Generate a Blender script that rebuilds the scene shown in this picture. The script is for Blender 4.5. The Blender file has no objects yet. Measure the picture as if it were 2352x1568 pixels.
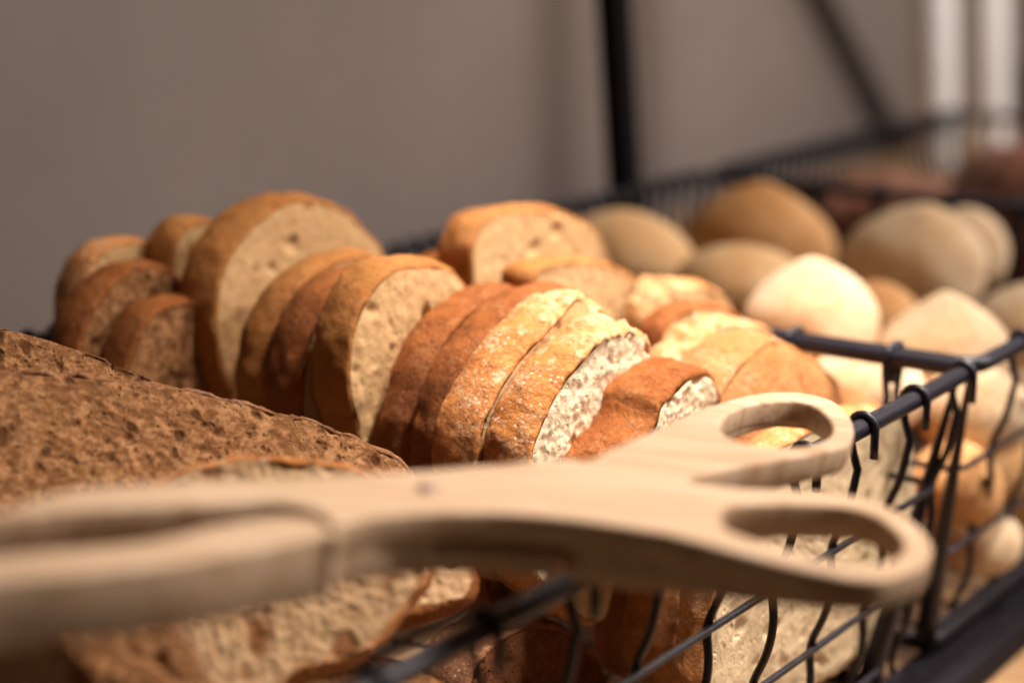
import bpy, math, random
from mathutils import Vector, Matrix, noise
random.seed(7)
SC = bpy.context.scene
COL = SC.collection
# ------------------------------------------------------------------ camera frame
FPX = 4247.0; CX, CY = 1176.0, 784.0
PIT = math.radians(13.8); CAMZ = 0.163
cp, sp = math.cos(PIT), math.sin(PIT)
CAM = Vector((0, 0, CAMZ))
def ray(x, y):
    a = (x - CX) / FPX; b = -(y - CY) / FPX
    return Vector((a, cp + b * sp, -sp + b * cp))
AZ = math.radians(35.7)
U = Vector((math.sin(AZ), math.cos(AZ), 0))      # along the row of baskets
V = Vector((-math.cos(AZ), math.sin(AZ), 0))     # across a basket, towards the wall
Z = Vector((0, 0, 1))
def W(u, v, z=0): return U * u + V * v + Z * z
def hit(x, y, p0, n):
    d = ray(x, y)
    return CAM + d * ((p0 - CAM).dot(n) / d.dot(n))
def at(x, y, t): return CAM + ray(x, y) * t

# ------------------------------------------------------------------ node helpers
class NT:
    def __init__(s, name):
        s.m = bpy.data.materials.new(name); s.m.use_nodes = True
        s.n = s.m.node_tree.nodes; s.l = s.m.node_tree.links
        s.b = s.n['Principled BSDF']; s.tc = s.n.new('ShaderNodeTexCoord')
        s.obj = s.tc.outputs['Object']
    def mapping(s, scale=(1,1,1), src=None, loc=(0,0,0)):
        m = s.n.new('ShaderNodeMapping'); m.inputs['Scale'].default_value = scale; m.inputs['Location'].default_value = loc
        s.l.new(src or s.obj, m.inputs[0]); return m.outputs[0]
    def noise(s, scale, detail=4, rough=.6, dist=0, vec=None):
        t = s.n.new('ShaderNodeTexNoise'); t.inputs['Scale'].default_value = scale
        t.inputs['Detail'].default_value = detail; t.inputs['Roughness'].default_value = rough
        t.inputs['Distortion'].default_value = dist
        s.l.new(vec or s.obj, t.inputs['Vector']); return t.outputs['Fac']
    def warp(s, scale, amt):
        t = s.n.new('ShaderNodeTexNoise'); t.inputs['Scale'].default_value = scale
        s.l.new(s.obj, t.inputs['Vector'])
        a = s.n.new('ShaderNodeVectorMath'); a.operation = 'SCALE'; a.inputs['Scale'].default_value = amt
        s.l.new(t.outputs['Color'], a.inputs[0])
        b = s.n.new('ShaderNodeVectorMath'); b.operation = 'ADD'
        s.l.new(s.obj, b.inputs[0]); s.l.new(a.outputs[0], b.inputs[1]); return b.outputs[0]
    def vor(s, scale, vec=None, feature='F1', rnd=1):
        t = s.n.new('ShaderNodeTexVoronoi'); t.feature = feature
        t.inputs['Scale'].default_value = scale; t.inputs['Randomness'].default_value = rnd
        s.l.new(vec or s.obj, t.inputs['Vector']); return t.outputs['Distance']
    def ramp(s, fac, stops, interp='LINEAR'):
        r = s.n.new('ShaderNodeValToRGB'); r.color_ramp.interpolation = interp
        e = r.color_ramp.elements
        while len(e) < len(stops): e.new(.5)
        for k, (p, c) in enumerate(stops):
            e[k].position = p; e[k].color = (c, c, c, 1) if isinstance(c, (int, float)) else (*c, 1)
        s.l.new(fac, r.inputs[0]); return r.outputs[0]
    def mix(s, fac, a, b, mode='MIX'):
        m = s.n.new('ShaderNodeMix'); m.data_type = 'RGBA'; m.blend_type = mode
        for i, v in ((0, fac), (6, a), (7, b)):
            if isinstance(v, bpy.types.NodeSocket): s.l.new(v, m.inputs[i])
            elif i == 0: m.inputs[0].default_value = v
            else: m.inputs[i].default_value = (*v, 1)
        return m.outputs[2]
    def math(s, op, a, b=0.):
        m = s.n.new('ShaderNodeMath'); m.operation = op
        for i, v in enumerate((a, b)):
            if isinstance(v, bpy.types.NodeSocket): s.l.new(v, m.inputs[i])
            else: m.inputs[i].default_value = v
        return m.outputs[0]
    def attr(s, name):
        a = s.n.new('ShaderNodeAttribute'); a.attribute_name = name; return a.outputs['Fac']
    def bump(s, h, dist, strength=1, prev=None):
        b = s.n.new('ShaderNodeBump'); b.inputs['Distance'].default_value = dist; b.inputs['Strength'].default_value = strength
        s.l.new(h, b.inputs['Height'])
        if prev: s.l.new(prev, b.inputs['Normal'])
        return b.outputs[0]
    def out(s, color=None, rough=None, normal=None, **kw):
        for k, v in (('Base Color', color), ('Roughness', rough), ('Normal', normal)):
            if v is None: continue
            if isinstance(v, bpy.types.NodeSocket): s.l.new(v, s.b.inputs[k])
            else: s.b.inputs[k].default_value = (*v, 1) if isinstance(v, tuple) else v
        for k, v in kw.items():
            s.b.inputs[k.replace('_', ' ')].default_value = v
        return s.m

def crust_mat(name, dark, mid, pale, flour=.35, flakes=1.0, spec=.3):
    t = NT(name)
    w = t.warp(60, .01)
    big = t.noise(28, 5, .62, .6)
    c = t.ramp(big, [(.30, dark), (.50, mid), (.72, tuple(m * .55 + p * .45 for m, p in zip(mid, pale)))])
    fine = t.noise(430, 5, .75)
    c = t.mix(t.ramp(fine, [(.42, 0), (.66, .55)]), c, tuple(min(1, x * 1.5) for x in mid))
    blis = t.ramp(t.noise(210, 3, .6), [(.57, 0), (.66, .7)])
    c = t.mix(t.math('MULTIPLY', blis, flakes), c, pale)
    # flour dust and grains
    fl = t.math('MULTIPLY', t.ramp(t.vor(520), [(.16, 1), (.34, 0)]), t.ramp(t.noise(90, 3, .6), [(.46, 0), (.62, 1)]))
    c = t.mix(t.math('MULTIPLY', fl, flour), c, (.86, .76, .58))
    fl2 = t.math('MULTIPLY', t.ramp(t.noise(800, 3, .65), [(.52, 0), (.62, 1)]), t.ramp(t.noise(60, 3, .6), [(.44, 0), (.62, .8)]))
    c = t.mix(t.math('MULTIPLY', fl2, flour), c, (.80, .66, .44))
    ear = t.math('MULTIPLY', t.attr('ear'), t.ramp(t.noise(150, 4, .7), [(.30, .25), (.55, 1)]))
    c = t.mix(ear, c, t.ramp(t.noise(260, 4, .7), [(.38, (.62, .27, .08)), (.52, (.76, .46, .21)), (.68, (.86, .68, .48))]))
    # pale underside and lower flank
    lo = t.attr('low')
    c = t.mix(t.math('MULTIPLY', lo, .4), c, tuple(m * .6 + p * .4 for m, p in zip(mid, pale)))
    h1 = t.noise(260, 7, .72, .3, w)
    h2 = t.ramp(t.vor(330, w), [(0, 0), (.35, 1)])
    nb = t.bump(h1, .0016, 1.0)
    nb = t.bump(h2, .0005, .6, nb)
    nb = t.bump(fine, .0004, .8, nb)
    return t.out(c, t.ramp(big, [(.3, .5), (.7, .75)]), nb, Specular_IOR_Level=spec)

def crumb_mat(name, base, deep, light, holes=150, hs=.30, sss=.25, gate=(.50,.60), fine=.75, bmp=.0009, hm=.62, con=.16):
    t = NT(name)
    w = t.warp(90, .008)
    n1 = t.noise(340, 6, .75)
    c = t.ramp(n1, [(.5 - con, tuple(.35 * d + .65 * b for d, b in zip(deep, base))), (.5, base), (.5 + con, light)])
    m1 = t.mapping((1, .62, 1), w)
    hv = t.vor(holes, m1)
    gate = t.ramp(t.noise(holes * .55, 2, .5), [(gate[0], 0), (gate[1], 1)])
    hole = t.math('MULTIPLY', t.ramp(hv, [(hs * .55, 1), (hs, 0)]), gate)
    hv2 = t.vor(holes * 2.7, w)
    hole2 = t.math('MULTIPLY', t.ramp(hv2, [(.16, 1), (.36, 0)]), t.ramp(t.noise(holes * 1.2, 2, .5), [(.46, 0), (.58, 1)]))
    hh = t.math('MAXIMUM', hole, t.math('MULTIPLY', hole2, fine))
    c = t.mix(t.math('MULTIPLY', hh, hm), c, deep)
    tone = t.noise(22, 3, .5)
    c = t.mix(t.ramp(tone, [(.4, 0), (.7, .35)]), c, tuple(.6 * b + .4 * d for b, d in zip(base, deep)))
    h = t.math('SUBTRACT', t.math('MULTIPLY', n1, .8), t.math('MULTIPLY', hh, 1.1))
    nb = t.bump(h, bmp, .9)
    nb = t.bump(t.noise(1300, 4, .7), .0003, .6, nb)
    m = t.out(c, .88, nb, Specular_IOR_Level=.1)
    t.b.inputs['Subsurface Weight'].default_value = sss
    t.b.inputs['Subsurface Radius'].default_value = (1, .6, .35)
    t.b.inputs['Subsurface Scale'].default_value = .003
    return m

M = {}
M['gold'] = crust_mat('golden crust', (.34, .10, .02), (.56, .21, .045), (.78, .52, .29), 1.0)
M['dome'] = crust_mat('orange dome crust', (.32, .10, .025), (.48, .19, .052), (.64, .38, .18), .45, .6)
M['red'] = crust_mat('red brown crust', (.14, .035, .008), (.29, .088, .017), (.50, .23, .07), .16, .4, .18)
M['amber'] = crust_mat('amber crust', (.27, .09, .018), (.44, .175, .042), (.60, .32, .10), .15, .3, .2)
M['wheatcrust'] = crust_mat('wheat crust', (.14, .045, .018), (.29, .115, .045), (.50, .28, .13), .35, .6)
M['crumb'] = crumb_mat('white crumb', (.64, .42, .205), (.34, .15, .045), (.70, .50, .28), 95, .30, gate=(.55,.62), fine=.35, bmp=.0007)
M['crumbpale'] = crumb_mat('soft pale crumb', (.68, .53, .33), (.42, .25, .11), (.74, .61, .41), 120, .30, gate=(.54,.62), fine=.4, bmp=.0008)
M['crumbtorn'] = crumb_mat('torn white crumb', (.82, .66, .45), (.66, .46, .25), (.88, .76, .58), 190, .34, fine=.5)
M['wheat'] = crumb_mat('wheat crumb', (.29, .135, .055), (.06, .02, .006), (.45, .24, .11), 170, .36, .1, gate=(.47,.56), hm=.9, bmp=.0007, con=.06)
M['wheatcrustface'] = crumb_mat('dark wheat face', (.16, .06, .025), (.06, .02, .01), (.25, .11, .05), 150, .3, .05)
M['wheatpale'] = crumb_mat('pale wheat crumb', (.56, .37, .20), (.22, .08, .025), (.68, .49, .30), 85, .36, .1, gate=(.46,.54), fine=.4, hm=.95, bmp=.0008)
# rolls
def roll_mat(name, a, b):
    t = NT(name)
    c = t.ramp(t.noise(22, 4, .55), [(.40, a), (.60, b)])
    c = t.mix(t.ramp(t.noise(300, 4, .7), [(.45, 0), (.7, .4)]), c, tuple(min(.85, x * 1.3) for x in b))
    return t.out(c, .85, t.bump(t.noise(120, 6, .65), .0016), Specular_IOR_Level=.2)
M['roll'] = roll_mat('pale roll', (.64, .41, .22), (.80, .63, .44))
M['rollbrown'] = roll_mat('browned roll', (.55, .26, .09), (.68, .40, .19))
M['rollyellow'] = roll_mat('yellow roll', (.66, .37, .16), (.78, .54, .30))
# dark seeded loaf
t = NT('seeded dark crust')
sd = t.ramp(t.vor(220), [(.12, 1), (.3, 0)])
c = t.ramp(t.noise(60, 5, .6), [(.35, (.16, .045, .02)), (.65, (.36, .14, .07))])
c = t.mix(t.math('MULTIPLY', sd, t.ramp(t.noise(70, 3), [(.45, 0), (.6, .7)])), c, (.48, .27, .15))
M['seeded'] = t.out(c, .6, t.bump(sd, .0015))
# wood of the tongs
t = NT('pale beech wood')
g = t.mapping((12, 260, 120)); gn = t.noise(1, 5, .6, 1.2, g)
c = t.ramp(gn, [(.36, (.44, .27, .15)), (.5, (.61, .435, .285)), (.66, (.69, .52, .365))])
c = t.mix(t.ramp(t.noise(14, 2), [(.4, 0), (.7, .3)]), c, (.52, .34, .20))
M['wood'] = t.out(c, .55, t.bump(t.noise(1, 4, .6, .5, t.mapping((30, 900, 300))), .0002, .5), Specular_IOR_Level=.35)
t = NT('oak shelf')
g = t.mapping((3, 60, 20)); gn = t.noise(1, 6, .65, 2.0, g)
c = t.ramp(gn, [(.3, (.30, .16, .07)), (.6, (.46, .28, .14))])
M['shelf'] = t.out(c, .5, t.bump(gn, .0006))
t = NT('black coated wire')
M['wire'] = t.out((.012, .011, .017), .38, t.bump(t.noise(500, 4, .6), .0002, .6), Specular_IOR_Level=.32)
t = NT('black rack metal'); M['rack'] = t.out((.010, .009, .012), .65, t.bump(t.noise(90, 3), .0004), Specular_IOR_Level=.08)
t = NT('grey rack metal'); M['greymetal'] = t.out((.055, .045, .04), .6, t.bump(t.noise(90, 3), .0004))
t = NT('steel pin'); M['pin'] = t.out((.28, .22, .22), .35, t.bump(t.noise(800, 2), .0001), Metallic=.8)
t = NT('grey brown wall paint')
c = t.ramp(t.noise(3.0, 4, .55), [(.35, (.195, .166, .152)), (.65, (.232, .198, .182))])
M['wall'] = t.out(c, .85, t.bump(t.noise(70, 5, .6), .0008))
t = NT('white enamel tube'); M['white'] = t.out(t.ramp(t.noise(8, 2), [(.4, (.82, .83, .85)), (.6, (.88, .88, .89))]), .35)
t = NT('louvre grey'); M['louvre'] = t.out(t.ramp(t.noise(30, 2), [(.4, (.13, .12, .13)), (.6, (.17, .16, .17))]), .5)

# ------------------------------------------------------------------ object helpers
def link(o, parent=None):
    COL.objects.link(o)
    if parent: o.parent = parent
    return o
def thing(name, label, cat, group=None, mat=None):
    o = bpy.data.objects.new(name, None); o.empty_display_size = .01
    if mat is not None: o.matrix_world = mat
    o['label'] = label; o['category'] = cat
    if group: o['group'] = group
    return link(o)
def mesh(name, verts, faces, mat, parent=None, smooth=True):
    me = bpy.data.meshes.new(name); me.from_pydata([tuple(v) for v in verts], [], faces); me.update()
    me.materials.append(mat)
    if smooth: me.polygons.foreach_set('use_smooth', [True] * len(me.polygons))
    return link(bpy.data.objects.new(name, me), parent)
def catmull(P, n, closed=True):
    out = []; k = len(P)
    segs = k if closed else k - 1
    per = max(2, int(n / segs))
    for i in range(segs):
        if closed: p0, p1, p2, p3 = P[(i-1) % k], P[i], P[(i+1) % k], P[(i+2) % k]
        else: p0, p1, p2, p3 = P[max(i-1, 0)], P[i], P[i+1], P[min(i+2, k-1)]
        for j in range(per):
            s = j / per
            out.append(.5 * ((2*p1) + (p2-p0)*s + (2*p0-5*p1+4*p2-p3)*s*s + (3*p1-p0-3*p2+p3)*s**3))
    if not closed: out.append(P[-1].copy())
    return out
def resample(P, n):
    L = [0]
    for i in range(len(P)): L.append(L[-1] + (P[(i+1) % len(P)] - P[i]).length)
    T = L[-1]; out = []; i = 0
    for j in range(n):
        d = T * j / n
        while L[i+1] < d: i += 1
        s = (d - L[i]) / max(1e-9, L[i+1] - L[i])
        out.append(P[i].lerp(P[(i+1) % len(P)], s))
    return out

GR_A = 'white loaf slices standing in the near basket'
GR_W = 'brown wheat slices piled in the near basket'
def slice_(px, c=None, p0=None, n=None, th=.016, lab='', grp=GR_A, crust='gold', crumb='crumb', N=150,
           rough=.0006, ear=None, ct=.0024, tilt=0, seed=0, bulge=.0012, edge=.0006, name='bread_slice', rings=26, heel=0):
    if n is None:
        n = -V; n = (n + Z * tilt).normalized(); p0 = V * c
    n = n.normalized()
    P = [hit(x, y, p0, n) for x, y in px]
    P = resample(catmull(P, 600), N)
    cen = sum(P, Vector()) / N
    zz = n; yy = (Z - zz * zz.dot(Z)).normalized(); xx = yy.cross(zz)
    base_y = min((p - cen).dot(yy) for p in P)
    base = cen + yy * base_y - zz * th / 2
    mw = Matrix.Translation(base) @ Matrix((xx, yy, zz)).transposed().to_4x4()
    inv = mw.inverted()
    root = thing(name, lab, 'bread slice', grp, mw)
    Q = [inv @ p for p in P]; cq = inv @ cen
    sd = Vector((seed * 3.7, seed * 1.3, seed * 2.1))
    R = []
    for q in Q:
        d = Vector((q.x - cq.x, q.y - cq.y, 0)); R.append(d)
    top = max(q.y for q in Q)
    h = th / 2
    def ringpts(depth_in, z, amp=0., scale=1.):
        out = []
        for k, d in enumerate(R):
            L = d.length; f = max(.02, (L * scale - depth_in) / L)
            p = Vector((cq.x + d.x * f, cq.y + d.y * f, z))
            if amp:
                nv = noise.noise_vector(p * 160 + sd) * amp + noise.noise_vector(p * 520 + sd) * amp * .45
                p += nv
            out.append(p)
        return out
    # crust : a shell wrapping the rim of the slice
    prof = [(ct, h - .0016), (ct * .92, h - .0003), (ct * .5, h - .0004), (ct * .12, h - .0009)]
    mids = 9
    for j in range(mids):
        s = j / (mids - 1); prof.append((-bulge * math.sin(math.pi * s), h - .0022 - (th - .0044) * s))
    prof += [(ct * .12, -h + .0009), (ct * .5, -h + .0004), (ct * .92, -h + .0003), (ct, -h + .0016)]
    x0 = min(a.x for a in Q); x1 = max(a.x for a in Q)
    def bigd(q, z):
        big = noise.noise(Vector((q.x, q.y, z)) * 45 + sd) * .0012 + noise.noise(Vector((q.x, q.y, z * .7)) * 130 + sd) * .0005
        e = 0
        if ear and q.y > cq.y:
            e = max(0, 1 - abs((q.x - x0) / (x1 - x0) - ear[0]) / ear[1]); e = e * e * (3 - 2 * e)
            p = Vector((q.x, q.y, z))
            big += e * (abs(noise.noise(p * 95 + sd)) * .0060 + abs(noise.noise(p * 260 + sd)) * .0035)
        return big, e
    verts = []; faces = []; earv = []; lowv = []
    for r, (din, z) in enumerate(prof):
        ring = ringpts(din, z, edge)
        for k, p in enumerate(ring):
            q = Q[k]
            d = R[k].normalized(); big, e = bigd(q, z)
            p = p + d * big
            verts.append(p); earv.append(min(1, e * 1.8)); lowv.append(max(0, min(1, (cq.y - q.y) / max(1e-6, cq.y) * 1.3)))
    nr = len(prof)
    for r in range(nr - 1):
        for k in range(N):
            k2 = (k + 1) % N
            faces.append((r * N + k, (r + 1) * N + k, (r + 1) * N + k2, r * N + k2))
    co = mesh('crust', verts, faces, M[crust], root)
    for nm, vals in (('ear', earv), ('low', lowv)):
        a = co.data.attributes.new(nm, 'FLOAT', 'POINT'); a.data.foreach_set('value', vals)
    # crumb : the two cut faces
    verts = []; faces = []
    for sgn, rr in ((1, rings), (-1, 6)):
        b0 = len(verts); bg = [bigd(q, sgn * h)[0] for q in Q]
        for j in range(rr):
            f = 1 - (j / rr) ** 1.0
            for k, d in enumerate(R):
                L = d.length; fe = (L - ct * .8) / L * f
                p = Vector((cq.x + d.x * fe, cq.y + d.y * fe, 0)) + d.normalized() * (bg[k] * f * f)
                w = min(1, j / 2.)
                dz = noise.noise(p * 25 + sd) * .0010 + noise.noise(p * 210 + sd) * rough * .40 + noise.noise(p * 520 + sd) * rough * .35
                pit = noise.noise(p * 130 + sd * 1.7)
                if pit > .38: dz -= (pit - .38) * rough * 6
                p.z = sgn * (h - .0001 + dz * w + (heel * (1 - f * f) ** .75 if sgn > 0 else 0))
                verts.append(p)
        verts.append(Vector((cq.x, cq.y, sgn * (h - .0001) + (heel if sgn > 0 else 0)))); ce = len(verts) - 1
        for j in range(rr - 1):
            for k in range(N):
                k2 = (k + 1) % N
                q4 = (b0 + j*N + k, b0 + j*N + k2, b0 + (j+1)*N + k2, b0 + (j+1)*N + k)
                faces.append(q4 if sgn > 0 else q4[::-1])
        for k in range(N):
            q3 = (b0 + (rr-1)*N + k, b0 + (rr-1)*N + (k+1) % N, ce)
            faces.append(q3 if sgn > 0 else q3[::-1])
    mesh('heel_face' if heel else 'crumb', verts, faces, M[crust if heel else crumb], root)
    return root

# ------------------------------------------------------------------ tube helper
def tube(V_, F_, path, r, seg=10, closed=False):
    b = len(V_); n = len(path); up = Vector((.13, .21, .97)).normalized()
    for i, p in enumerate(path):
        a = path[(i-1) % n] if (closed or i) else path[0]
        c = path[(i+1) % n] if (closed or i < n-1) else path[-1]
        d = (c - a).normalized()
        x = d.cross(up)
        if x.length < .05: x = d.cross(Vector((1, 0, 0)))
        x.normalize(); y = d.cross(x)
        # carry the frame along so the tube does not twist
        if i and not closed:
            x = (px_ - d * px_.dot(d)); x.normalize(); y = d.cross(x)
        px_ = x
        for k in range(seg):
            t = 2 * math.pi * k / seg
            rr = r[i] if isinstance(r, list) else r; V_.append(p + x * (rr * math.cos(t)) + y * (rr * math.sin(t)))
    for i in range(n if closed else n - 1):
        for k in range(seg):
            i2 = (i + 1) % n; k2 = (k + 1) % seg
            F_.append((b + i*seg + k, b + i*seg + k2, b + i2*seg + k2, b + i2*seg + k))
    if not closed:
        F_.append(tuple(b + k for k in range(seg))[::-1]); F_.append(tuple(b + (n-1)*seg + k for k in range(seg)))
def box(V_, F_, o, a, b, c):
    k = len(V_)
    for s in ((0,0,0),(1,0,0),(1,1,0),(0,1,0),(0,0,1),(1,0,1),(1,1,1),(0,1,1)):
        V_.append(o + a * s[0] + b * s[1] + c * s[2])
    for f in ((0,3,2,1),(4,5,6,7),(0,1,5,4),(1,2,6,5),(2,3,7,6),(3,0,4,7)): F_.append(tuple(k + i for i in f))
def bevel(o, w, seg=2):
    m = o.modifiers.new('bevel', 'BEVEL'); m.width = w; m.segments = seg; m.limit_method = 'ANGLE'

# ------------------------------------------------------------------ setting
RF, RB = .2335, .53            # front and back rim of the baskets, across
ZB = -.118                     # basket floor
v_, f_ = [], []
box(v_, f_, W(-1.2, .12, -.175), U * 4.2, V * .75, Z * .04)
o = mesh('shelf_top', v_, f_, M['shelf'], smooth=False); o['kind'] = 'structure'
v_, f_ = [], []
box(v_, f_, W(-2.0, .95, -1.2), U * 7, V * .05, Z * 3)
o = mesh('wall', v_, f_, M['wall'], smooth=False)
o['label'] = 'plain grey brown painted wall behind the baskets'; o['category'] = 'wall'

# ------------------------------------------------------------------ wire baskets
def basket(u0, u1, lab):
    org = W((u0 + u1) / 2, (RF + RB) / 2, ZB)
    mw = Matrix.Translation(org) @ Matrix((U, V, Z)).transposed().to_4x4()
    root = thing('wire_basket', lab, 'basket', 'black wire baskets in a row on the shelf', mw)
    hu, hv = (u1 - u0) / 2, (RB - RF) / 2
    H = -ZB
    tp = lambda z: (H - z) * .17 + .0008               # inset with depth
    def loop(z, r, extra=0):
        i = tp(z) - extra; a, b = hu - i, hv - i; rad = .008; P = []
        for sx, sy, a0 in ((1, 1, 0), (-1, 1, 90), (-1, -1, 180), (1, -1, 270)):
            for k in range(6):
                t = math.radians(a0 + 18 * k)
                P.append(Vector((sx * (a - rad) + rad * math.cos(t), sy * (b - rad) + rad * math.sin(t), z)))
        # densify the straight runs
        Q = []
        for k in range(len(P)):
            p, q = P[k], P[(k+1) % len(P)]; m = 12 if (p - q).length > .03 else 1
            for j in range(m): Q.append(p.lerp(q, j / m))
        vv, ff = [], []; tube(vv, ff, Q, r, 12, True); return vv, ff
    vv, ff = loop(H, .0031, .0008); mesh('rim', vv, ff, M['wire'], root)
    levels = [H - .0412, H - .0765, H - .1085]
    for z in levels:
        vv, ff = loop(z, .0012, .0012); mesh('side_wire', vv, ff, M['wire'], root)
    vv, ff = loop(.002, .0035); mesh('base_ring', vv, ff, M['wire'], root)
    def upright(p, out, r=.00135):
        # p: rim point (local), out: outward unit; tail outside, over the rim, down the inside, crimped
        P = []; rr = .0041
        P.append(p + out * rr + Z * -.0095); P.append(p + out * rr + Z * -.005)
        for k in range(9):
            t = math.pi * k / 8
            P.append(p + out * (rr * math.cos(t)) + Z * (rr * math.sin(t)))
        P.append(p - out * rr + Z * -.004)
        P.append(p - out * (rr * .7) + Z * -.009)
        m = 44
        for k in range(m + 1):
            z = -.014 - (H - .016) * k / m
            zl = H + z
            dmin = min(abs(zl - a) for a in levels)
            cr = math.exp(-(dmin / .009) ** 2)
            off = -(H - zl) * .17 + .0012 - .0030 * cr
            P.append(p + out * off + Z * z)
        vv, ff = [], []; tube(vv, ff, P, r, 10)
        mesh('upright_wire', vv, ff, M['wire'], root)
    nu = int((2 * hu - .012) / .0395)
    for k in range(nu + 1):
        x = hu - .007 - k * .0395
        upright(Vector((x, -hv, H)), Vector((0, -1, 0)))
        for q in range(3): upright(Vector((x - q * .01317, hv, H)), Vector((0, 1, 0)))
    nv = int((2 * hv - .03) / .0395)
    for k in range(nv + 1):
        y = -hv + .030 + k * .0395
        upright(Vector((hu, y, H)), Vector((1, 0, 0))); upright(Vector((-hu, y, H)), Vector((-1, 0, 0)))
    for sx in (-1, 1):
        for sy in (-1, 1):
            P = [Vector((sx * (hu - .0028 - tp(H - z) + 0), sy * (hv - .0028 - tp(H - z)), H - z)) for z in [H * k / 12 for k in range(13)]]
            P = [Vector((sx * (hu - .0028 - (z * .17)), sy * (hv - .0028 - (z * .17)), H - z)) for z in [H * k / 12 for k in range(13)]]
            vv, ff = [], []; tube(vv, ff, P, [.0009 + .0036 * (k / 12) for k in range(13)], 10); mesh('corner_post', vv, ff, M['wire'], root)
    vv, ff = [], []
    a, b = hu - tp(0), hv - tp(0)
    k = -a
    while k < a:
        tube(vv, ff, [Vector((k, -b, .003)), Vector((k, b, .003))], .0011, 8); k += .0395
    k = -b
    while k < b:
        tube(vv, ff, [Vector((-a, k, .005)), Vector((a, k, .005))], .0011, 8); k += .0395
    mesh('base_grid', vv, ff, M['wire'], root)
    return root
UA0, UA1 = .170, .598
basket(UA0, UA1, 'black wire basket filled with sliced bread, under the wooden tongs')
basket(.6035, .93, 'black wire basket of pale rolls, next to the sliced bread')
basket(.9355, 1.30, 'black wire basket holding dark seeded loaves, farthest along the shelf')
# rail under the fronts of the baskets
v_, f_ = [], []
box(v_, f_, W(-.3, .236, -.1345), U * 2.4, V * .024, Z * .0125)
o = mesh('shelf_rail', v_, f_, M['rack'], smooth=False); bevel(o, .002)
o['label'] = 'thick black metal rail on the shelf under the front edge of the baskets'; o['category'] = 'rail'
# upright and strut by the wall
def bar(name, lab, cat, p, q, w, mat):
    v_, f_ = [], []
    d = q - p; x = U.copy() * w; y = V.copy() * w
    b = p - x / 2 - y / 2
    box(v_, f_, b, x, y, d)
    o = mesh(name, v_, f_, mat, smooth=False); bevel(o, w * .12)
    o['label'] = lab; o['category'] = cat
    return o
pw = lambda x, y, v: hit(x, y, V * v, V)
bar('rack_post', 'black square metal post rising behind the rear rim of the baskets', 'post', pw(1448, 640, .562), pw(1402, -120, .562), .0155, M['rack'])
bar('strut', 'slanting dim grey strut against the wall left of the white tubes', 'strut', pw(2090, 380, .936), pw(1800, -180, .936), .0215, M['greymetal'])
# white tubes with rounded lower ends
def white_tube(x, yb, v, r, lab):
    p = pw(x, yb, v); base = p
    mw = Matrix.Translation(base); vv, ff = [], []
    prof = [(0.0001, 0)] + [(r * math.sin(math.radians(a)), r * (1 - math.cos(math.radians(a)))) for a in range(10, 91, 10)] + [(r, .06), (r, .45)]
    n = 28
    for rr, z in prof:
        for k in range(n):
            t = 2 * math.pi * k / n; vv.append(Vector((rr * math.cos(t), rr * math.sin(t), z)))
    for j in range(len(prof) - 1):
        for k in range(n):
            k2 = (k+1) % n; ff.append((j*n+k, j*n+k2, (j+1)*n+k2, (j+1)*n+k))
    ff.append(tuple((len(prof)-1)*n + k for k in range(n)))
    o = mesh('white_tube', vv, ff, M['white']); o.matrix_world = mw @ Matrix.Rotation(math.radians(-4), 4, 'Y')
    o['label'] = lab; o['category'] = 'tube'; o['group'] = 'white tubes hanging beyond the baskets'
white_tube(2148, 412, .60, .0185, 'upright white tube with round end, next to the slanting grey strut')
white_tube(2272, 392, .60, .0170, 'upright white tube with round end, beside the grey louvred panel')
# louvred panel at the edge
root = thing('louvred_panel', 'dark grey louvred panel right of the two white tubes', 'panel', None, Matrix.Translation(pw(2480, 300, .68)) @ Matrix((U, V, Z)).transposed().to_4x4())
v_, f_ = [], []; box(v_, f_, Vector((-.152, .006, -.02)), Vector((.3, 0, 0)), Vector((0, .01, 0)), Vector((0, 0, .11)))
mesh('backing', v_, f_, M['louvre'], root, False)
for k in range(11):
    v_, f_ = [], []; box(v_, f_, Vector((-.152, -.004, -.018 + k * .0098)), Vector((.3, 0, 0)), Vector((0, .009, .004)), Vector((0, 0, .0035)))
    mesh('slat', v_, f_, M['louvre'], root, False)

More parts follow.
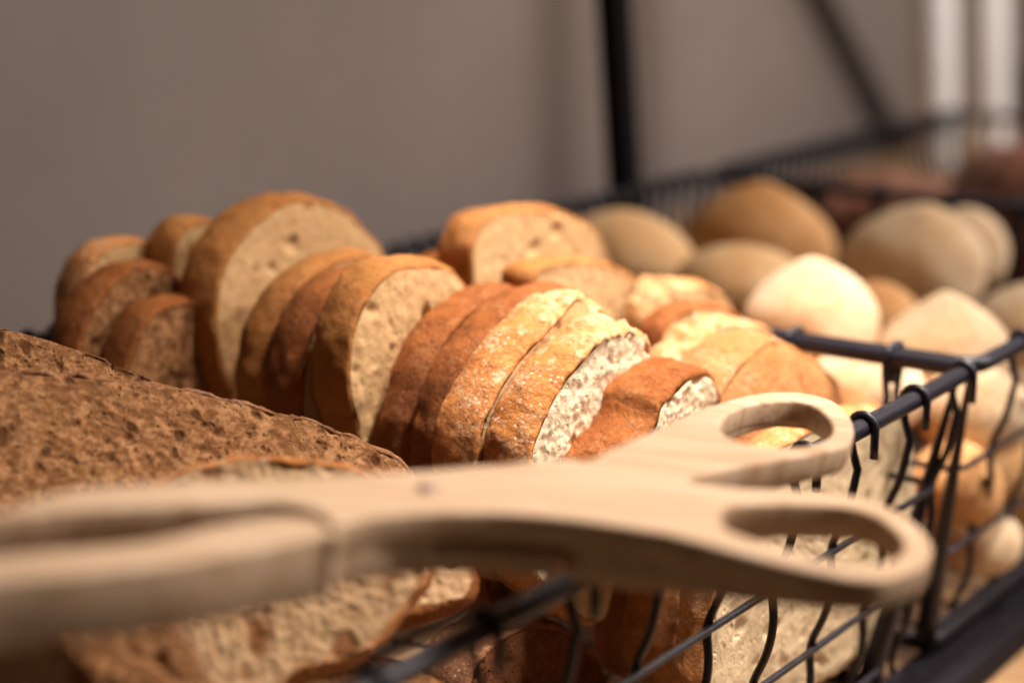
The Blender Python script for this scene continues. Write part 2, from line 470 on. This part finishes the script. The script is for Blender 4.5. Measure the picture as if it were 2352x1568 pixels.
# ------------------------------------------------------------------ white bread row
exec_slices = [
 # front group, in focus
 dict(px=[(1612,1568),(1630,1450),(1640,1350),(1652,1230),(1700,1120),(1780,1035),(1880,975),(1980,945),(2050,945),(2090,985),(2106,1080),(2106,1200),(2088,1330),(2040,1440),(1950,1530),(1850,1590),(1720,1640),(1630,1640)],
      c=.2585, th=.012, crust='gold', crumb='crumbpale', N=220, rings=46, rough=.0007, lab='white slice pressed flat against the front wires under the tong handles'),
 dict(px=[(1560,1560),(1575,1300),(1600,1100),(1625,970),(1665,885),(1720,815),(1786,778),(1864,822),(1922,864),(1981,903),(2043,922),(2085,990),(2092,1150),(2050,1350),(1900,1500),(1700,1600)],
      c=.286, th=.022, heel=.012, crust='dome', N=260, seed=2, bulge=.002, lab='sunlit golden dome of crust just left of the basket corner, behind the far tong ring'),
 dict(px=[(1475,1560),(1480,1300),(1500,1050),(1555,900),(1625,800),(1690,752),(1765,752),(1840,800),(1920,868),(1985,940),(2010,1050),(1900,1300),(1700,1500)],
      c=.310, th=.018, crust='dome', N=260, ear=(.25, .33), seed=3, lab='golden slice with pale torn ridge, leaning behind the crust dome by the basket corner'),
 dict(px=[(1400,1290),(1400,1210),(1412,1130),(1445,1050),(1500,975),(1520,920),(1560,880),(1605,850),(1640,858),(1655,900),(1655,980),(1630,1100),(1590,1220),(1540,1300),(1460,1320)],
      c=.286, th=.024, crust='red', crumb='crumbtorn', N=280, rings=50, rough=.0016, ct=.0032, seed=4, edge=.0009, lab='slice with dark reddish crust and ragged white crumb, in front of the golden slices'),
 dict(px=[(1230,1330),(1215,1200),(1213,1060),(1235,980),(1262,925),(1300,870),(1340,822),(1385,780),(1430,765),(1478,785),(1492,820),(1465,870),(1440,930),(1425,1000),(1420,1100),(1420,1250),(1395,1420),(1330,1420)],
      c=.306, th=.0183, crust='gold', crumb='crumbtorn', N=300, rings=50, rough=.0015, ear=(.80, .42), seed=5, edge=.0009, lab='floury golden slice with torn white crumb, brightest one under the lamp'),
 dict(px=[(1100,1300),(1092,1180),(1095,1050),(1112,960),(1155,875),(1215,795),(1275,735),(1335,705),(1385,720),(1425,765),(1440,850),(1420,1000),(1400,1200),(1300,1340)],
      c=.3248, th=.0184, crust='gold', N=300, ear=(.80, .40), seed=6, lab='floury golden slice just left of the brightest slice, rough crown'),
 dict(px=[(1035,1250),(1030,1070),(1040,970),(1078,855),(1125,783),(1180,723),(1245,680),(1310,662),(1370,690),(1405,760),(1410,900),(1390,1100),(1300,1200),(1150,1280)],
      c=.3425, th=.0165, crust='red', seed=7, N=220, lab='red brown crusted slice left of the two floury slices'),
 dict(px=[(950,1200),(945,1050),(952,966),(987,850),(1038,762),(1090,706),(1165,668),(1230,680),(1290,740),(1320,860),(1300,1050),(1200,1180),(1080,1230)],
      c=.360, th=.0160, crust='red', seed=8, N=200, lab='plain brown crusted slice directly right of the slice with the open pale face'),
 dict(px=[(850,1130),(820,980),(800,900),(803,800),(820,730),(853,665),(895,620),(950,600),(1020,605),(1065,640),(1090,700),(1100,800),(1080,950),(1000,1080),(920,1130)],
      c=.380, th=.0170, crust='amber', seed=9, N=200, rough=.0010, lab='slice showing an open pale face with small holes, centre of the row'),
 dict(px=[(700,1080),(690,960),(690,870),(705,780),(735,710),(785,650),(850,618),(920,615),(980,660),(1000,800),(980,950),(880,1080)],
      c=.402, th=.0160, crust='red', seed=10, lab='shaded reddish slice behind the open pale slice, second in its run'),
 dict(px=[(625,1020),(610,930),(610,850),(635,750),(690,660),(750,610),(820,583),(880,595),(920,640),(940,760),(920,900),(800,1020)],
      c=.420, th=.0150, crust='amber', seed=11, lab='shaded slice leaning on the large tall slice, with orange upper crust'),
 dict(px=[(560,1000),(520,900),(498,800),(493,700),(510,620),(545,555),(592,500),(650,467),(720,458),(790,478),(842,520),(882,575),(908,640),(905,780),(860,920),(720,1010)],
      c=.4525, th=.0190, crust='amber', seed=12, N=200, rough=.0010, lab='tallest slice of the row, broad tan face with a few holes against the wall'),
 dict(px=[(400,900),(390,760),(392,640),(400,565),(430,520),(480,508),(535,535),(600,600),(620,780),(560,900)],
      c=.486, th=.0150, crust='amber', seed=13, lab='blurred slice peeping out left of the tallest slice'),
 dict(px=[(195,900),(182,800),(185,700),(205,620),(250,572),(310,553),(372,568),(415,620),(440,700),(440,850),(330,950)],
      c=.500, th=.0150, crust='gold', seed=14, lab='blurred slice at the far left end of the row with an orange edge'),
 dict(px=[(200,950),(178,850),(190,750),(240,665),(320,608),(400,622),(440,690),(455,800),(430,920)],
      c=.478, th=.0150, crust='red', crumb='wheat', seed=15, lab='dark shaded slice in front of the leftmost slice'),
 dict(px=[(300,980),(285,890),(305,790),(355,715),(430,688),(495,720),(520,830),(500,950)],
      c=.461, th=.0150, crust='red', crumb='wheat', seed=16, lab='low dark slice between the leftmost slices and the tallest slice'),
 # second run behind
 dict(px=[(1120,820),(1095,710),(1083,620),(1086,560),(1110,508),(1160,484),(1240,478),(1310,490),(1370,528),(1398,580),(1420,650),(1410,750),(1300,850)],
      c=.405, th=.0160, crust='amber', seed=17, N=180, rough=.0012, lab='upright slice with two dark holes, left of the yellowish roll'),
 dict(px=[(1290,830),(1250,720),(1228,660),(1245,617),(1310,600),(1400,605),(1470,640),(1520,690),(1540,740),(1535,850),(1450,950),(1350,920)],
      c=.372, th=.0160, crust='amber', seed=18, N=180, rough=.0010, lab='slice with orange crust arch behind the brightest floury slice'),
 dict(px=[(1545,900),(1530,800),(1545,745),(1580,712),(1640,702),(1700,722),(1745,780),(1755,880),(1650,960)],
      c=.328, th=.0130, crust='red', crumb='wheatpale', seed=19, N=180, lab='small shaded brown faced slice tucked behind the golden ridge'),
 dict(px=[(1545,830),(1530,750),(1555,690),(1600,656),(1645,660),(1682,700),(1700,770),(1640,850)],
      c=.350, th=.0200, crust='gold', ear=(.2, .35), seed=20, N=180, lab='small curled orange crust end in front of the bright white roll'),
 dict(px=[(1010,850),(990,720),(1000,640),(1020,600),(1060,585),(1100,610),(1120,720),(1100,850)],
      c=.425, th=.0140, crust='red', crumb='wheatpale', seed=21, lab='dim reddish slice behind and left of the slice with two holes'),
]
for d in exec_slices:
    slice_(**d)

# ------------------------------------------------------------------ wheat slices, near left
nW = Vector((.30, -.60, .74))
def wslice(px, anchor, t, nn=nW, **k):
    slice_(px, p0=at(anchor[0], anchor[1], t), n=nn, grp=GR_W, **k)
wslice([(-260,740),(-120,735),(0,752),(100,772),(250,830),(420,893),(560,950),(640,1000),(600,1100),(300,1200),(0,1250),(-260,1200),(-340,960)], (420,893), .575,
       th=.013, ct=.0008, crust='wheatcrust', crumb='wheat', N=240, rings=60, rough=.0014, seed=31, edge=.0012, lab='brown wheat slice at the left edge, rearmost of the large flat slices')
wslice([(-300,900),(-120,860),(0,852),(130,851),(300,868),(450,893),(640,938),(760,970),(870,1022),(948,1084),(940,1160),(800,1240),(400,1330),(0,1330),(-300,1250),(-360,1060)], (900,1040), .545,
       th=.015, ct=.0026, crust='wheatcrust', crumb='wheat', N=300, rings=80, rough=.0015, seed=32, edge=.0014, lab='big coarse brown wheat slice in front of the rearmost flat slice, over the tongs')
wslice([(330,1120),(420,1068),(520,1048),(640,1042),(740,1052),(850,1086),(960,1180),(1000,1260),(985,1330),(930,1400),(865,1475),(800,1512),(700,1545),(620,1600),(540,1680),(450,1610),(400,1510),(385,1430),(320,1300),(300,1200)], (700,1300), .475,
       nn=Vector((.22, -.80, .56)), th=.015, crust='gold', crumb='wheatpale', N=260, rings=70, rough=.0016, seed=33, edge=.0009, lab='pale holey wheat slice hanging below the tongs with a sunlit top crust')
wslice([(800,1420),(820,1340),(920,1285),(1010,1270),(1075,1280),(1100,1318),(1085,1362),(1050,1383),(930,1415)], (1000,1340), .505,
       nn=Vector((.25, -.62, .74)), th=.010, crust='red', crumb='wheatpale', N=220, rings=50, rough=.0016, seed=34, edge=.0009, lab='curled thin wheat slice end poking out right of the holey slice')
wslice([(120,1650),(60,1560),(30,1440),(60,1330),(180,1290),(330,1330),(400,1420),(470,1520),(520,1620),(480,1720),(250,1740)], (300,1480), .425,
       nn=Vector((.45, -.72, .52)), th=.013, crust='wheatcrust', crumb='wheat', N=180, rings=40, rough=.0012, seed=35, lab='dark brown wheat slice in the lower left, under the lower tong jaw')
wslice([(-200,1640),(-180,1480),(-80,1400),(60,1410),(160,1480),(230,1560),(260,1650),(200,1760),(-100,1760)], (60,1540), .385,
       nn=Vector((.45, -.66, .60)), th=.013, crust='amber', crumb='wheatpale', N=180, rings=40, rough=.0012, seed=36, lab='blurred wheat slice in the bottom left corner with a pale edge')
wslice([(560,1640),(620,1560),(760,1505),(900,1500),(990,1540),(1060,1600),(1080,1700),(800,1800),(560,1760)], (860,1560), .50,
       nn=Vector((.2, -.35, .9)), th=.014, crust='red', crumb='wheat', N=160, rings=30, seed=37, lab='reddish brown slice lying at the bottom below the holey slice')
slice_([(1080,1760),(1070,1620),(1095,1520),(1160,1455),(1250,1430),(1340,1460),(1395,1540),(1410,1700),(1300,1780)], c=.312, th=.02, crust='wheatcrust', crumb='wheatcrustface', seed=38, grp=GR_W, lab='shadowed red brown slice low in the basket behind the front rim')
slice_([(1150,1420),(1120,1340),(1130,1290),(1200,1260),(1290,1280),(1320,1350),(1290,1400),(1220,1430)], c=.335, th=.014, crust='amber', crumb='wheatpale', seed=39, grp=GR_A, lab='small bread end showing in the gap below the tong pivot')

# ------------------------------------------------------------------ rolls
def roll(x, y, t, rx, ry, lab, mat='roll', pk=.25, rz=0, seed=0, rd=None, tilt=0):
    c = at(x, y, t); a = rx * t / FPX; b = ry * t / FPX; d = rd or a * .9
    base = c - Z * b
    mw = Matrix.Translation(base) @ Matrix.Rotation(rz, 4, 'Z') @ Matrix.Rotation(tilt, 4, 'Y')
    n, m = 64, 40; vv, ff = [], []
    sd = Vector((seed, seed * 2.3, seed * .7))
    for j in range(m + 1):
        ph = math.pi * j / m
        for k in range(n):
            th = 2 * math.pi * k / n
            s = math.sin(ph); z = math.cos(ph)
            s2 = s ** (.85 if z < 0 else 1 + pk * .5)
            zz = z * (1 + (pk * .25 * z ** 6 if z > 0 else 0))
            if z < 0: zz = -((-z) ** .8) * .92
            p = Vector((a * s2 * math.cos(th), d * s2 * math.sin(th), b * zz))
            f = 1 + noise.noise(p * 22 + sd) * .10 + noise.noise(p * 60 + sd) * .02
            p *= f; p.z += b; vv.append(p)
    for j in range(m):
        for k in range(n):
            k2 = (k+1) % n; ff.append((j*n+k, (j+1)*n+k, (j+1)*n+k2, j*n+k2))
    o = mesh('bread_roll', vv, ff, M[mat]); o.matrix_world = mw
    o['label'] = lab; o['category'] = 'bread roll'; o['group'] = 'rolls piled in the second basket'
roll(1430, 600, .90, 170, 118, 'yellowish roll directly below the black post', 'rollyellow', .1, seed=1)
roll(1745, 560, .97, 172, 135, 'browned roll at the back of the pile, right of the black post', 'rollbrown', .5, seed=2)
roll(1705, 650, .86, 150, 85, 'dull tan roll between the brown one and the bright white one', 'rollyellow', .1, seed=3)
roll(1858, 738, .765, 158, 132, 'brightest white roll, catching the lamp light behind the crust dome', 'roll', .5, seed=4)
roll(2085, 600, .90, 170, 132, 'large pale roll at the top of the pile with a broad floury top', 'roll', .3, seed=5, tilt=.15)
roll(2215, 580, .93, 105, 105, 'pinkish pale roll behind the large pale one, at the right of the pile', 'roll', .1, seed=6)
roll(2160, 815, .765, 155, 130, 'pale pointed roll above the black corner of the two baskets', 'roll', .6, seed=7)
roll(2355, 770, .84, 140, 110, 'pale roll cut off by the right picture edge, above the front rim', 'roll', .3, seed=8)
roll(1985, 900, .73, 140, 105, 'pale roll behind the divider rims, under the brightest white roll', 'roll', .1, seed=9)
roll(2240, 950, .735, 130, 110, 'roll pressed behind the front wires just right of the basket corner', 'roll', .2, seed=10)
roll(2390, 930, .83, 125, 110, 'roll behind the front wires at the right picture edge', 'roll', .2, seed=11)
roll(2190, 1110, .715, 110, 100, 'browned roll low behind the front wires next to the corner post', 'rollbrown', .2, seed=12)
roll(2330, 1110, .80, 115, 100, 'tan roll low behind the front wires near the right edge', 'rollyellow', .2, seed=13)
roll(2010, 730, .83, 110, 85, 'browned roll wedged between the white and the large pale rolls', 'rollbrown', .1, seed=14)
roll(2240, 1240, .745, 110, 85, 'lowest pale roll resting on the floor of the second basket', 'roll', .1, seed=15)
# dark loaves
def loaf(x, y, t, L, r, h, ang, lab, seed):
    c = at(x, y, t); mw = Matrix.Translation(c - Z * h) @ Matrix.Rotation(ang, 4, 'Z')
    vv, ff = [], []; n, m = 56, 60; sd = Vector((seed, 0, seed))
    for j in range(m + 1):
        s = -1 + 2 * j / m; w = max(.02, (1 - abs(s) ** 3.2)) ** .5
        for k in range(n):
            t_ = 2 * math.pi * k / n
            p = Vector((L * s, r * w * math.cos(t_), h * w * math.sin(t_)))
            if p.z < -h * .5: p.z = -h * .5 + (p.z + h * .5) * .3
            p += noise.noise_vector(p * 30 + sd) * .006 + noise.noise_vector(p * 110 + sd) * .003
            p.z += h; vv.append(p)
    for j in range(m):
        for k in range(n):
            k2 = (k+1) % n; ff.append((j*n+k, j*n+k2, (j+1)*n+k2, (j+1)*n+k))
    ff.append(tuple(range(n))[::-1]); ff.append(tuple(m*n + k for k in range(n)))
    o = mesh('seeded_loaf', vv, ff, M['seeded']); o.matrix_world = mw
    o['label'] = lab; o['category'] = 'loaf'; o['group'] = 'dark seeded loaves in the farthest basket'
loaf(2500, 590, 1.05, .13, .058, .060, math.radians(35.7+70), 'dark seeded loaf at the right picture edge behind the pale rolls', 3)
loaf(2030, 560, 1.22, .10, .05, .045, math.radians(140), 'dim dark loaf behind the rolls, below the white tubes', 5)

# ------------------------------------------------------------------ wooden tongs
nT = Vector((.12, 0, 1)).normalized(); pT = Vector((.10, .40, .0195))
def uv_of(o, e1, e2, pts): return [((p - o).dot(e1), (p - o).dot(e2)) for p in pts]
e1 = (Vector((1, -.02, 0)) - nT * nT.x); e1.normalize(); e2 = nT.cross(e1)
TO = hit(1000, 1120, pT, nT)
tongs = thing('serving_tongs', 'pale wooden scissor tongs with two finger rings lying across the basket rim', 'tongs', None,
              Matrix.Translation(TO) @ Matrix((e1, e2, nT)).transposed().to_4x4())
def prism(name, loops, top, bot, parent, mat, bev=.0012, K=260, taper=None, inset=0):
    cu = bpy.data.curves.new(name, 'CURVE'); cu.dimensions = '2D'; cu.fill_mode = 'BOTH'
    cu.extrude = (top - bot) / 2 - bev; cu.bevel_depth = bev; cu.bevel_resolution = 2; cu.offset = -bev - inset
    for lp in loops:
        P = [hit(x, y, pT, nT) for x, y in lp]
        P = catmull([Vector((a, b, 0)) for a, b in uv_of(TO, e1, e2, P)], K)
        s = cu.splines.new('POLY'); s.points.add(len(P) - 1)
        for k, p in enumerate(P): s.points[k].co = (p.x, p.y, 0, 1)
        s.use_cyclic_u = True
    tmp = bpy.data.objects.new(name, cu); COL.objects.link(tmp)
    dg = bpy.context.evaluated_depsgraph_get(); me = bpy.data.meshes.new_from_object(tmp.evaluated_get(dg))
    bpy.data.objects.remove(tmp); bpy.data.curves.remove(cu)
    for v in me.vertices: v.co.z += (top + bot) / 2
    if taper:
        for v in me.vertices:
            if v.co.z < (top + bot) / 2:
                s = min(1, max(0, (v.co.x - taper[0]) / (taper[1] - taper[0]))); v.co.z += taper[2] * s * s * (3 - 2 * s)
    me.materials.clear(); me.materials.append(mat)
    try: me.polygons.foreach_set('use_smooth', [True] * len(me.polygons)); me.set_sharp_from_angle(angle=math.radians(35))
    except Exception: pass
    return link(bpy.data.objects.new(name, me), parent)
hole1 = [(1655,977),(1676,948),(1729,927),(1807,919),(1860,927),(1897,951),(1912,977),(1907,998),(1881,1014),(1834,1024),(1755,1024),(1703,1014),(1666,998)]
hole2 = [(1653,1181),(1671,1160),(1755,1154),(1860,1155),(1938,1161),(2007,1181),(2054,1213),(2075,1244),(2070,1268),(2038,1288),(1991,1294),(1912,1289),(1807,1262),(1703,1228),(1665,1208)]
far_side = [(1345,1057),(1400,1030),(1470,1000),(1545,966),(1650,925),(1729,904),(1807,898),(1860,904),(1912,919),(1949,951),(1962,982),(1957,1008),(1938,1024),(1870,1040),(1807,1050),(1703,1068),(1620,1086),(1572,1097)]
near_side = [(1600,1108),(1703,1119),(1807,1123),(1860,1126),(1940,1134),(2010,1150),(2080,1184),(2125,1222),(2142,1258),(2122,1293),(2043,1323),(1980,1325),(1912,1316),(1755,1281),(1598,1239),(1493,1215)]
body = [(1300,1187),(1150,1174),(1000,1174),(880,1182),(800,1196),(768,1206),(748,1187),(705,1163),(622,1149),(498,1154),(290,1163),(150,1170),(60,1178),(-40,1188),(-180,1204),(-180,1192),(-20,1172),(40,1157),(100,1138),(187,1119),(300,1110),(415,1104),(581,1098),(800,1088),(950,1080),(1150,1063),(1300,1051)]
LAY = -.0070; BOT = -.0150
prism('arm', [far_side + near_side + body, hole1, hole2], 0, LAY, tongs, M['wood'], .0010)
lower = [(1345,1062),(1400,1034),(1470,1004),(1545,970),(1650,929)] + far_side[5:] + near_side + [(1400,1200),(1330,1185),(1310,1120)]
prism('handle_base', [lower, hole1, hole2], LAY + .0022, BOT, tongs, M['wood'], .0010, inset=.0004, taper=(.036, .098, .0070))
lap = [(1290,1066),(1295,1110),(1310,1178),(1150,1172),(1000,1170),(930,1172),(920,1130),(950,1092),(1150,1074)]
prism('lap_plate', [lap], LAY - .0022, BOT, tongs, M['wood'], .0008, inset=.0006)
prism('upper_jaw_base', [[(1010,1090),(1040,1115),(1045,1140),(1010,1168),(950,1172),(880,1182),(800,1196),(768,1206),(748,1187),(705,1163),(622,1149),(498,1154),(290,1163),(150,1170),(60,1178),(-40,1188),(-180,1204),(-180,1192),(-20,1172),(40,1157),(100,1138),(187,1119),(300,1110),(415,1104),(581,1098),(800,1090)]], LAY + .0022, BOT + .0003, tongs, M['wood'], .0010, inset=.0004)
prism('lower_jaw', [[(-160,1276),(0,1262),(166,1245),(332,1229),(498,1194),(622,1173),(705,1176),(745,1192),(768,1212),(745,1215),(581,1247),(415,1276),(207,1300),(0,1317),(-160,1332)]], -.0010, BOT - .0005, tongs, M['wood'], .0012)
pc = uv_of(TO, e1, e2, [hit(981, 1124, pT, nT)])[0]
vv, ff = [], []; n = 24
for r, z in ((.0001, .0008), (.0018, .0008), (.0023, .0003), (.0024, -.001)):
    for k in range(n):
        a = 2 * math.pi * k / n; vv.append(Vector((pc[0] + r * math.cos(a), pc[1] + r * math.sin(a), z)))
for j in range(3):
    for k in range(n): ff.append((j*n+k, (j+1)*n+k, (j+1)*n+(k+1) % n, j*n+(k+1) % n))
mesh('pivot_pin', vv, ff, M['pin'], tongs)

# ------------------------------------------------------------------ light
def look(o, p, q):
    o.location = p; o.rotation_euler = (q - p).to_track_quat('-Z', 'Y').to_euler()
def light(name, kind, p, q, e, col, **k):
    d = bpy.data.lights.new(name, kind); d.energy = e; d.color = col
    for a, b in k.items(): setattr(d, a, b)
    o = bpy.data.objects.new(name, d); look(o, Vector(p), Vector(q)); link(o); return o
light('shelf_spotlight', 'SPOT', (.38, .72, 1.15), (.078, .635, .02), 125, (1, .88, .80), spot_size=math.radians(14.8), spot_blend=.6, shadow_soft_size=.025)
light('shelf_lamp', 'SPOT', (.34, .48, .85), (.11, .50, 0), 40, (1, .85, .74), spot_size=math.radians(50), spot_blend=1.0, shadow_soft_size=.06)
light('ceiling_lamp', 'AREA', (1.45, .85, 1.25), (.65, 1.2, .0), 25, (1, .89, .82), shape='DISK', size=.3)
light('wall_lamp', 'AREA', (.66, 1.86, 1.1), (.55, 2.2, .2), 6, (1, .88, .80), shape='DISK', size=.25)
light('room_light', 'AREA', (1.8, .80, .9), (.2, .6, .0), 12, (1, .84, .74), shape='DISK', size=1.0)
w = bpy.data.worlds.new('World'); SC.world = w; w.use_nodes = True
w.node_tree.nodes['Background'].inputs[0].default_value = (.95, .74, .58, 1)
w.node_tree.nodes['Background'].inputs[1].default_value = .035

# ------------------------------------------------------------------ camera and render
cd = bpy.data.cameras.new('Camera'); co = bpy.data.objects.new('Camera', cd); link(co)
co.location = CAM; co.rotation_euler = (math.pi / 2 - PIT, 0, 0)
cd.sensor_width = 36; cd.lens = FPX / 2352 * 36; cd.clip_start = .01; cd.clip_end = 50
cd.dof.use_dof = True; cd.dof.focus_distance = .555; cd.dof.aperture_fstop = 4.4
SC.camera = co
SC.render.engine = 'CYCLES'
SC.view_settings.view_transform = 'Standard'; SC.view_settings.look = 'None'
SC.view_settings.exposure = .12; SC.view_settings.gamma = 1
